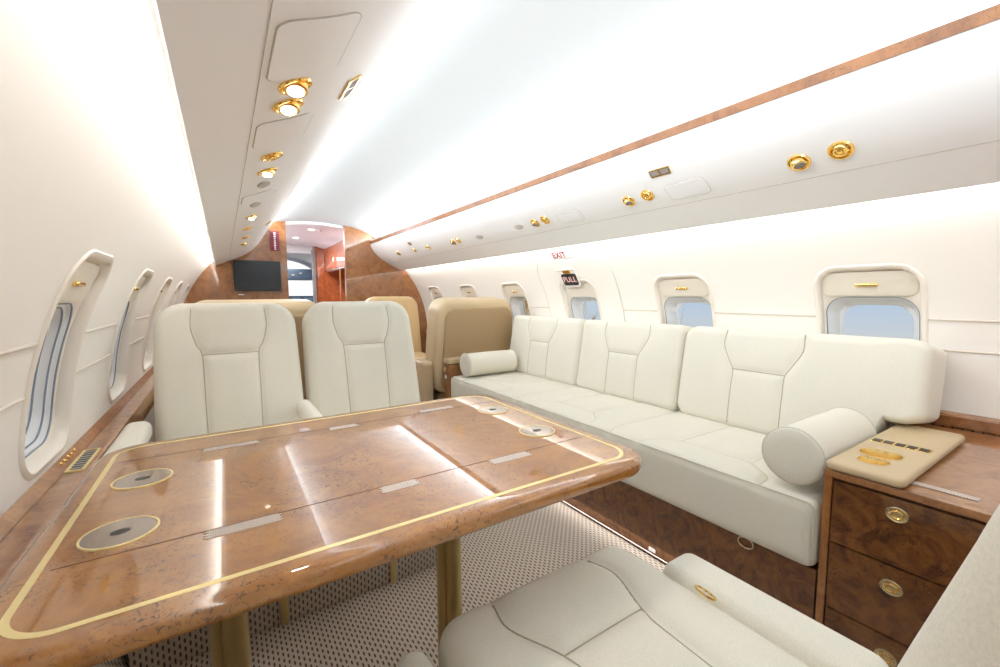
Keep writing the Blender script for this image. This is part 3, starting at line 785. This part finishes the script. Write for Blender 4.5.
def plate(side, s0, s1, y0, y1, label, kind='panel'):
    t_ = []
    n = 9
    sc_, hs, yc, hy = (s0+s1)/2, (s1-s0)/2, (y0+y1)/2, (y1-y0)/2
    def lp(grow, off):
        out = []
        for (a, b) in rr_loop(yc, sc_, hy+grow, hs+grow, .018+max(grow, 0), 6):
            p, nn, d = vpoint(side, b, a); out.append(tuple(p + nn*off))
        return out
    def ring_at(k, off):
        out = []
        for (a, b) in rr_loop(yc, sc_, hy, hs, .020, 6):
            p, nn, d = vpoint(side, sc_ + (b-sc_)*k, yc + (a-yc)*k); out.append(tuple(p + nn*off))
        return out
    mb = MB().loops([ring_at(1, -.001), ring_at(1, .0012), ring_at(.985, .0024), ring_at(.8, .0024), ring_at(.6, .0024), ring_at(.4, .0024), ring_at(.2, .0024), ring_at(.02, .0024)], capend=True)
    t = thing('access_panel', label, 'panel', tuple(vpoint(side, sc_, yc)[0]))
    mb.build('cover', M['valence'], t, 25)
    MB().tube(ring_at(1.0, .0004), .0016, 5, closed=True).build('seam', M['vseam'], t)
    return t
def indicator(side, s, y, ly, label):
    T = frame_on(side, s, y)
    t = thing('indicator_sign', label, 'sign', tuple(T.translation))
    def bx(x0, x1, y0, y1, z0, z1): return [T @ Vector(v) for v in ((x0,y0,z0),(x1,y0,z0),(x1,y1,z0),(x0,y1,z0),(x0,y0,z1),(x1,y0,z1),(x1,y1,z1),(x0,y1,z1))]
    FF = [(0,3,2,1),(4,5,6,7),(0,1,5,4),(1,2,6,5),(2,3,7,6),(3,0,4,7)]
    MB().add(bx(-.016, .016, -ly/2, ly/2, -.001, .004), FF).build('brass_frame', M['brass'], t)
    for k in (-1, 1):
        MB().add(bx(-.010, .010, k*ly/4-ly*.20, k*ly/4+ly*.20, .0038, .0046), FF).build('sign_window', M['grille'], t)
    return t
def oval(side, s, y, label, ry=.045, rs=.022):
    T = frame_on(side, s, y)
    return tag(MB().lathe([(rs, -.001), (rs*1.0, .003), (rs*.9, .005), (.0001, .0055)], T, 30, 1, ry/rs).build('speaker_grille', flat('grey speaker cloth', (.52, .50, .47), .7, bump=.3, scale=700)), label, 'speaker')
spot(-1, .190, .890, 'on', 'lit gold reading light, nearest the camera of those over the table', .031)
spot(-1, .189, .985, 'on', 'lit gold reading light, second from the camera over the table', .031)
spot(-1, .192, 1.36, 'vent', 'gold air gasper over the table beyond the lit pair', .030)
spot(-1, .194, 1.53, 'on', 'lit gold reading light over the table, beyond the gold air gasper', .030)
oval(-1, .200, 1.72, 'grey oval speaker in the table side valence')
spot(-1, .195, 2.42, 'on', 'gold reading light over the seats across the table', .028)
spot(-1, .197, 2.85, 'vent', 'gold air gasper above the tan seat back, over the table side', .028)
spot(-1, .203, 3.30, 'vent', 'gold air gasper in the table side valence, second from the forward bulkhead', .028)
spot(-1, .210, 3.72, 'off', 'gold reading light in the table side valence closest to the forward bulkhead', .028)
oval(-1, .195, 2.10, 'grey oval speaker, farther one in the table side valence')
plate(-1, .135, .262, .665, .855, 'rounded access panel nearest the camera in the table side valence')
plate(-1, .135, .262, 1.07, 1.25, 'rounded access panel between gold lights over the table')
plate(-1, .135, .262, 1.86, 2.02, 'rounded access panel beyond the grey speaker over the table')
indicator(-1, .335, 1.0, .10, 'small brass-framed twin sign on the inner face of the table side valence')
indicator(-1, .345, 3.1, .10, 'small brass-framed twin sign near the forward bulkhead over the table side')
spot(1, .262, .680, 'off', 'gold reading light with grey lens over the near end of the sofa', .034)
spot(1, .272, .563, 'vent', 'gold air gasper over the near end of the sofa', .034)
spot(1, .268, 1.385, 'off', 'gold reading light with grey lens over the middle of the sofa', .031)
spot(1, .276, 1.275, 'vent', 'gold air gasper over the middle of the sofa', .031)
spot(1, .270, 2.10, 'off', 'gold reading light over the far end of the sofa', .031)
spot(1, .275, 2.00, 'vent', 'gold air gasper over the far end of the sofa', .031)
oval(1, .272, 2.27, 'grey oval speaker above the exit sign side of the sofa valence')
oval(1, .265, 2.78, 'grey oval speaker over the large tan seat')
spot(1, .272, 3.20, 'off', 'gold reading light over the large tan seat', .030)
spot(1, .280, 3.10, 'vent', 'gold air gasper over the large tan seat', .028)
spot(1, .283, 3.70, 'vent', 'gold air gasper in the sofa side valence, third from the forward bulkhead', .028)
spot(1, .290, 4.02, 'vent', 'gold air gasper in the sofa side valence, second from the forward bulkhead', .028)
spot(1, .295, 4.45, 'off', 'gold reading light in the sofa side valence closest to the forward bulkhead', .028)
plate(1, .217, .300, 1.00, 1.18, 'rectangular access panel beside the brass twin sign over the sofa')
plate(1, .217, .300, 1.71, 1.89, 'rectangular access panel over the far end of the sofa')
indicator(1, .372, 1.16, .095, 'brass-framed twin sign over the middle of the sofa')
indicator(1, .372, 3.98, .07, 'brass-framed twin sign over the forward tan seat')

# ================================================================ LEDGE GRILLE, SWITCHES
g = thing('air_grille', 'brass slotted air grille set in the left window ledge', 'vent', (-.331, 1.52, .62))
MB().box(-.350, -.344, 1.43, 1.61, .6201, .624).box(-.319, -.313, 1.43, 1.61, .6201, .624).box(-.344, -.319, 1.43, 1.437, .6201, .624).box(-.344, -.319, 1.603, 1.61, .6201, .624).build('brass_frame', M['inlay'], g)
MB().box(-.344, -.319, 1.437, 1.603, .6201, .6206).build('duct', M['dark'], g, 0)
for k in range(8):
    y = 1.452 + k*.0193
    MB().box(-.344, -.319, y-.0032, y+.0032, .6206, .6228).build('slat', M['steel'], g, 0)
for k in range(5):
    y = 1.475 + k*.028
    tag(MB().lathe([(.005, 0), (.005, .003), (.0001, .004)], Matrix.Translation((-.3635, y, .6312)) @ Matrix.Rotation(.66, 4, 'Y'), 12).build('brass_button', M['gold']),
        'tiny brass button in the row above the ledge grille', 'button', 'brass buttons above the ledge grille')

# ================================================================ TEXT
def text_mesh(name, txt, size, mat, M4, parent, depth=.0006, bold=0, sx=1.0):
    cu = bpy.data.curves.new(name, 'FONT'); cu.body = txt; cu.size = size; cu.extrude = depth; cu.align_x = 'CENTER'; cu.align_y = 'CENTER'; cu.offset = bold
    cu.space_character = 1.05
    o = bpy.data.objects.new(name, cu); C.objects.link(o); bpy.context.view_layer.update()
    me = bpy.data.meshes.new_from_object(o.evaluated_get(bpy.context.evaluated_depsgraph_get())); bpy.data.objects.remove(o)
    me.transform(M4 @ Matrix.Diagonal((sx, 1, 1, 1)) ); me.materials.clear(); me.materials.append(mat)
    q = bpy.data.objects.new(name, me); C.objects.link(q); q.parent = parent; q.location = -Vector(parent['o']); q['o'] = (0., 0., 0.)
    return q
def wall_frame(side, y, z, off):
    p = Vector((wx(side, z), y, z)); d = (Vector((wx(side, z+.01), 0, z+.01)) - Vector((wx(side, z-.01), 0, z-.01))).normalized()
    up = d; x = Vector((0, -side, 0)); n = x.cross(up).normalized()
    m = Matrix.Identity(4)
    for i in range(3): m[i][0] = x[i]; m[i][1] = up[i]; m[i][2] = n[i]; m[i][3] = p[i] + n[i]*off
    return m
def quadbox(T, hx, hy, d): 
    V, F = soft(hx, hy, d, min(d, .002)*.9, min(hx, hy)*.35, (12, 4, 12)); return [T @ Vector((p[0], p[2], -p[1])) for p in V], F
# emergency hatch panel around the third sofa-side window
h = thing('emergency_exit_hatch', 'cream emergency exit hatch panel around the window behind the sofa', 'hatch', (wx(1, .9), 2.22, .9))
def Qh(loop, d): return [(wx(1, z) - d, y, z) for y, z in loop]
hc = WC[4]
inn = rr_loop(hc, WZC, WHW+.016, WHH+.016, WRAD+.016, 10); out_ = rr_loop(hc, .962, .365, .337, .13, 10)
L = [Qh(inn, 0.001), Qh(inn, .005)]
for t_ in (.33, .66): L.append(Qh([(a[0]+(b[0]-a[0])*t_, a[1]+(b[1]-a[1])*t_) for a, b in zip(inn, out_)], .005))
L += [Qh(rr_loop(hc, .962, .362, .334, .127, 10), .005), Qh(out_, .001)]
MB().loops(L).build('hatch_panel', M['wall'], h, 30)
MB().tube([(wx(1, z) - .0008, y, z) for y, z in rr_loop(hc, .962, .368, .340, .133, 10)], .0022, 5, closed=True).build('hatch_seam', M['seam'], h)
ex = thing('exit_sign', 'white exit placard with red letters above the emergency hatch', 'sign', (wx(1, 1.337), 2.15, 1.337))
T = wall_frame(1, 2.235, 1.325, .003)
MB().add(*quadbox(T, .125, .030, .0025)).build('placard', M['white'], ex)
text_mesh('lettering', 'EXIT', .064, M['red'], T @ Matrix.Translation((-.012, 0, .0032)), ex, bold=.001)
pl = thing('pull_placard', 'black and white pull placard with gold handle on the emergency hatch', 'sign', (wx(1, 1.17), 2.24, 1.17))
T = wall_frame(1, 2.25, 1.165, .0085)
MB().add(*quadbox(T, .085, .062, .002)).build('placard', M['white'], pl)
T2 = T @ Matrix.Translation((0, -.002, .0028))
MB().add(*quadbox(T2, .075, .045, .001)).build('black_panel', M['dark'], pl)
text_mesh('lettering', 'PULL', .058, flat('pull lettering', (.80, .45, .45), .5), T2 @ Matrix.Translation((0, 0, .0015)), pl, bold=.001)
MB().add(*quadbox(T @ Matrix.Translation((-.01, .078, .006)), .085, .0035, .004)).build('handle_bar', M['shade'], pl)
MB().add(*quadbox(T @ Matrix.Translation((0, .060, .006)), .035, .012, .005)).build('handle', M['gold'], pl)
# TV + sign
tv = thing('television', 'flat black screen mounted on the left part of the forward bulkhead', 'television', (.317, Y1-.02, 1.26))
MB().box(.105, .530, Y1-.035, Y1-.002, 1.110, 1.420, .004).build('housing', M['dark'], tv)
MB().box(.113, .522, Y1-.0365, Y1-.035, 1.118, 1.412).build('screen', M['screen'], tv, 0)
tag(MB().box(.135, .185, Y1-.008, Y1-.001, 1.068, 1.078).build('switch_plate', M['white']), 'small white switch plate beneath the wall screen', 'switch')
sg = thing('warning_sign', 'maroon vertical sign with pale lettering above the wall screen', 'sign', (.49, Y1-.005, 1.63))
MB().box(.448, .532, Y1-.010, Y1-.001, 1.530, 1.735, .002).build('plate', M['maroon'], sg)
T = Matrix.Translation((.488, Y1-.0105, 1.632)) @ Matrix.Rotation(PI/2, 4, 'X')
for k, w_ in enumerate((.020, .016, .022, .018, .015, .020, .017, .021, .014, .019)):
    z = 1.715 - k*.0185
    MB().box(.490-w_/2, .490+w_/2, Y1-.0112, Y1-.010, z-.0055, z+.0055).build('lettering', M['white'], sg, 0)

# ================================================================ VESTIBULE, GALLEY, COCKPIT
vc = MB()
arc = [(.91 + .62*math.sin(a), 1.845 - .62*.35*(1-math.cos(a))) for a in np.linspace(-1.35, 1.35, 25)]
vc.extrude(arc + [(x, z+.03) for x, z in arc[::-1]], Y1+.04, 7.3)
struct(vc, 'ceiling_vestibule', M['purple'], 'pale lilac arched ceiling of the forward vestibule', 'ceiling')
struct(MB().box(-.1, .42, Y1+.04, 7.3, 0, 1.9), 'wall_vestibule', M['grey'], 'grey lining of the forward entry', 'wall')
for i, (x, y, z, s) in enumerate(((.93, 5.55, 1.842, 1), (.87, 6.4, 1.842, 1), (1.02, 5.55, 1.840, .6))):
    tag(MB().lathe([(.035*s, 0), (.035*s, -.005), (.026*s, -.007), (.0001, -.007)], Matrix.Translation((x, y, z)), 20).build('downlight', M['lamp'] if s == 1 else M['steel']),
        ('round downlight in the vestibule ceiling closest to the doorway', 'round downlight in the vestibule ceiling nearer the cockpit', 'small steel fitting beside the vestibule downlight')[i], 'light')
ga = thing('galley_cabinet', 'tall red mahogany galley cabinet beyond the forward doorway', 'cabinet', (1.6, 6.3, 0))
MB().box(1.40, 1.95, 5.16, 7.1, .002, .93).build('counter_base', M['galley'], ga, 0)
MB().box(1.36, 1.95, 5.16, 7.1, .932, .955, .004).build('countertop', M['galley'], ga)
MB().box(1.35, 1.95, 5.16, 7.1, 1.44, 1.80, .01).build('upper_cabinet', M['galley'], ga)
MB().box(1.345, 1.42, 5.16, 6.9, 1.415, 1.438, .004).build('steel_shelf', M['steel'], ga)
MB().box(1.70, 1.95, 5.16, 7.1, .957, 1.438).build('back_panel', M['galley'], ga, 0)
MB().box(1.34, 1.352, 6.02, 6.04, .0, 1.41).build('post', M['bulk'], ga)
MB().box(1.215, 1.95, 7.1, 7.25, .002, 1.82).build('end_panel', M['galley'], ga, 0)
for z0, z1 in ((.05, 1.0), (1.03, 1.7)):
    d = MB().box(1.235, 1.345, 7.088, 7.1, z0, z1, .003).build('door', M['galley'], ga)
    MB().box(1.26, 1.268, 7.078, 7.088, (z0+z1)/2-.05, (z0+z1)/2+.05, .002).build('handle', M['steel'], d)
cu = MB(); cx_ = []
n = 40
a_ = [(1.165 + .05*k/n, 7.05 + .018*math.sin(k*1.05)) for k in range(n+1)]
cu.loops([[(x, y, .02) for x, y in a_], [(x, y, 1.75) for x, y in a_], [(x, y+.008, 1.75) for x, y in a_[::1]], [(x, y+.008, .02) for x, y in a_]], closed=False)
tag(cu.build('curtain', M['curtain']), 'grey gathered curtain hanging beside the cockpit doorway', 'curtain')
# cockpit
struct(MB().box(.42, .62, 7.26, 7.32, 0, 1.9).box(1.215, 2.1, 7.26, 7.32, 0, 1.9).box(.62, 1.215, 7.26, 7.32, 1.72, 1.9), 'wall_cockpit', M['grey'], 'grey partition around the cockpit doorway', 'wall', 0)
ck = MB()
arc2 = [(.91 + .75*math.sin(a), 1.35 + .42*math.cos(a)) for a in np.linspace(-1.75, 1.75, 25)]
ck.extrude(arc2 + [(.91+(x-.91)*1.03, 1.35+(z-1.35)*1.05) for x, z in arc2[::-1]], 7.33, 9.3)
struct(ck, 'ceiling_cockpit', M['grey'], 'pale grey cockpit lining over the flight deck', 'ceiling')
struct(MB().box(.1, .16, 7.33, 9.3, 0, 1.3).box(1.68, 1.74, 7.33, 9.3, 0, 1.3), 'wall_flightdeck', M['grey'], 'grey lower side linings of the cockpit', 'wall', 0)
ip = thing('instrument_panel', 'dark blue cockpit instrument panel below the windshield', 'panel', (.91, 8.9, 0))
MB().box(.17, 1.67, 8.8, 9.2, .0, 1.065, .03).build('dashboard', M['cockpit'], ip)
for k in range(5):
    MB().box(.45+k*.21, .60+k*.21, 8.79, 8.80, .90, 1.03, .002).build('display', flat('display glass', (.10, .16, .22), .2), ip)
op = thing('overhead_panel', 'dark overhead switch panel above the cockpit windshield', 'panel', (.91, 8.8, 1.4))
MB().box(.3, 1.55, 8.6, 9.15, 1.36, 1.56, .02).build('housing', M['cockpit'], op)
for k in range(6):
    MB().box(.55+k*.13, .60+k*.13, 8.592, 8.60, 1.40+.03*(k % 3), 1.43+.03*(k % 3)).build('switch', M['steel'], op, 0)
ws = thing('window_windshield', 'bright cockpit windshield beyond the doorway', 'window', (.91, 9.25, 1.2), kind='structure')
MB().box(.16, 1.70, 9.24, 9.25, 1.0, 1.42).build('pane', M['glass'], ws, 0)
MB().box(.895, .925, 9.22, 9.24, 1.0, 1.42).build('centre_post', M['cockpit'], ws, 0)

# ================================================================ LIGHTS
def area(name, loc, sx, sy, power, rot, col=(1, 1, 1), spread=PI):
    l = bpy.data.lights.new(name, 'AREA'); l.shape = 'RECTANGLE'; l.size = sx; l.size_y = sy; l.energy = power; l.color = col; l.spread = spread
    o = bpy.data.objects.new(name, l); C.objects.link(o); o.location = loc
    o.rotation_euler = rot; return o
def aim(o, d):
    o.rotation_euler = Vector(d).to_track_quat('-Z', 'Y').to_euler()
LEN = 6.5; YM = (Y0+Y1)/2
def strip(name, x, z, d, power, w=.012, col=(1, 1, 1), y0=Y0+.05, y1=Y1-.05):
    """long lamp running along y, facing d=(dx,dz)"""
    l = bpy.data.lights.new(name, 'AREA'); l.shape = 'RECTANGLE'; l.size = w; l.size_y = y1-y0; l.energy = power; l.color = col
    o = bpy.data.objects.new(name, l); C.objects.link(o)
    z_ = -Vector((d[0], 0, d[1])).normalized(); y_ = Vector((0, 1, 0)); x_ = y_.cross(z_)
    m = Matrix.Identity(4)
    for i in range(3): m[i][0] = x_[i]; m[i][1] = y_[i]; m[i][2] = z_[i]
    m.translation = (x, (y0+y1)/2, z); o.matrix_world = m
    return o
warm = (1, .985, .96); cool = (.93, .97, 1)
strip('cove lamp wall left', -.043, 1.381, (-1, -.6), 12, col=warm)
strip('cove lamp wall right', 1.862, 1.384, (1, -.6), 11, col=warm)
strip('cove lamp ceiling left', .398, 1.788, (1, .12), 40, .02, cool)
strip('cove lamp ceiling right', 1.530, 1.719, (-.85, .5), 40, .02, cool)
strip('floor lamp sofa', 1.383, .06, (-.6, -.8), 1.1, .01, warm, .5, 2.75)
for lx, ly in ((.93, 5.55), (.87, 6.4)):
    o = area('vestibule lamp', (lx, ly, 1.832), .05, .05, 20, (0, 0, 0), (.95, .95, 1)); o.data.shape = 'DISK'
def beam(side, s, y, power, d):
    p, n, _ = vpoint(side, s, y)
    l = bpy.data.lights.new('reading lamp beam', 'SPOT'); l.energy = power; l.spot_size = 1.5; l.spot_blend = .9; l.shadow_soft_size = .022; l.color = (1, .95, .88)
    q = bpy.data.objects.new('reading lamp beam', l); C.objects.link(q); q.location = p + n*.024; aim(q, d)
beam(-1, .190, .890, 6, (.62, -.62, -1)); beam(-1, .189, .985, 5, (.55, .1, -1)); beam(-1, .194, 1.53, 4, (.1, .15, -1)); beam(-1, .195, 2.42, 4, (0, 0, -1))
o = area('cockpit lamp', (.92, 8.2, 1.72), .5, .8, 14, (0, 0, 0))

w = bpy.data.worlds.new('sky'); sc.world = w; w.use_nodes = True
nt = w.node_tree; bg = nt.nodes['Background']
tc = N(nt, 'ShaderNodeTexCoord'); sp = N(nt, 'ShaderNodeSeparateXYZ'); nt.links.new(tc.outputs['Generated'], sp.inputs[0])
cr = N(nt, 'ShaderNodeValToRGB')
cr.color_ramp.elements[0].position = .46; cr.color_ramp.elements[0].color = (.62, .66, .70, 1)
cr.color_ramp.elements[1].position = .56; cr.color_ramp.elements[1].color = (.36, .52, .74, 1)
e = cr.color_ramp.elements.new(.50); e.color = (.45, .60, .78, 1)
mr = N(nt, 'ShaderNodeMapRange'); mr.inputs[1].default_value = -1; mr.inputs[2].default_value = 1
nt.links.new(sp.outputs['Z'], mr.inputs[0]); nt.links.new(mr.outputs[0], cr.inputs[0])
mf = N(nt, 'ShaderNodeMapRange'); mf.inputs[1].default_value = .93; mf.inputs[2].default_value = .995; nt.links.new(sp.outputs['Y'], mf.inputs[0])
mxw = N(nt, 'ShaderNodeMix', data_type='RGBA'); mxw.inputs[7].default_value = (1.25, 1.28, 1.3, 1)      # sky whitened straight ahead, added to make the windshield bright
nt.links.new(mf.outputs[0], mxw.inputs[0]); nt.links.new(cr.outputs[0], mxw.inputs[6]); nt.links.new(mxw.outputs[2], bg.inputs[0])
bg.inputs[1].default_value = .75

# ================================================================ CAMERA
cam = bpy.data.cameras.new('camera'); co = bpy.data.objects.new('camera', cam); C.objects.link(co); sc.camera = co
f = 425.; yaw = math.atan(276/425); pitch = math.atan(38/425); roll = math.radians(-.3)
Fw = Vector((math.sin(yaw)*math.cos(pitch), math.cos(yaw)*math.cos(pitch), -math.sin(pitch)))
r_ = Fw.cross(Vector((0, 0, 1))).normalized(); u_ = r_.cross(Fw)
c_, s_ = math.cos(roll), math.sin(roll)
r2 = r_*c_ + u_*s_; u2 = u_*c_ - r_*s_
m = Matrix.Identity(4)
for i in range(3): m[i][0] = r2[i]; m[i][1] = u2[i]; m[i][2] = -Fw[i]
m.translation = (0, 0, EYE); co.matrix_world = m
cam.sensor_width = 36; cam.lens = 36*f/1000; cam.clip_start = .01
sc.view_settings.view_transform = 'Standard'; sc.view_settings.look = 'None'; sc.view_settings.gamma = 1; sc.view_settings.exposure = .38
sc.view_settings.use_curve_mapping = False
sc.cycles.max_bounces = 12; sc.cycles.diffuse_bounces = 7; sc.cycles.glossy_bounces = 5; sc.cycles.transparent_max_bounces = 8
sc.cycles.sample_clamp_indirect = 4
sc.cycles.use_denoising = True
for ob in list(bpy.data.objects):
    if 'o' in ob: del ob['o']
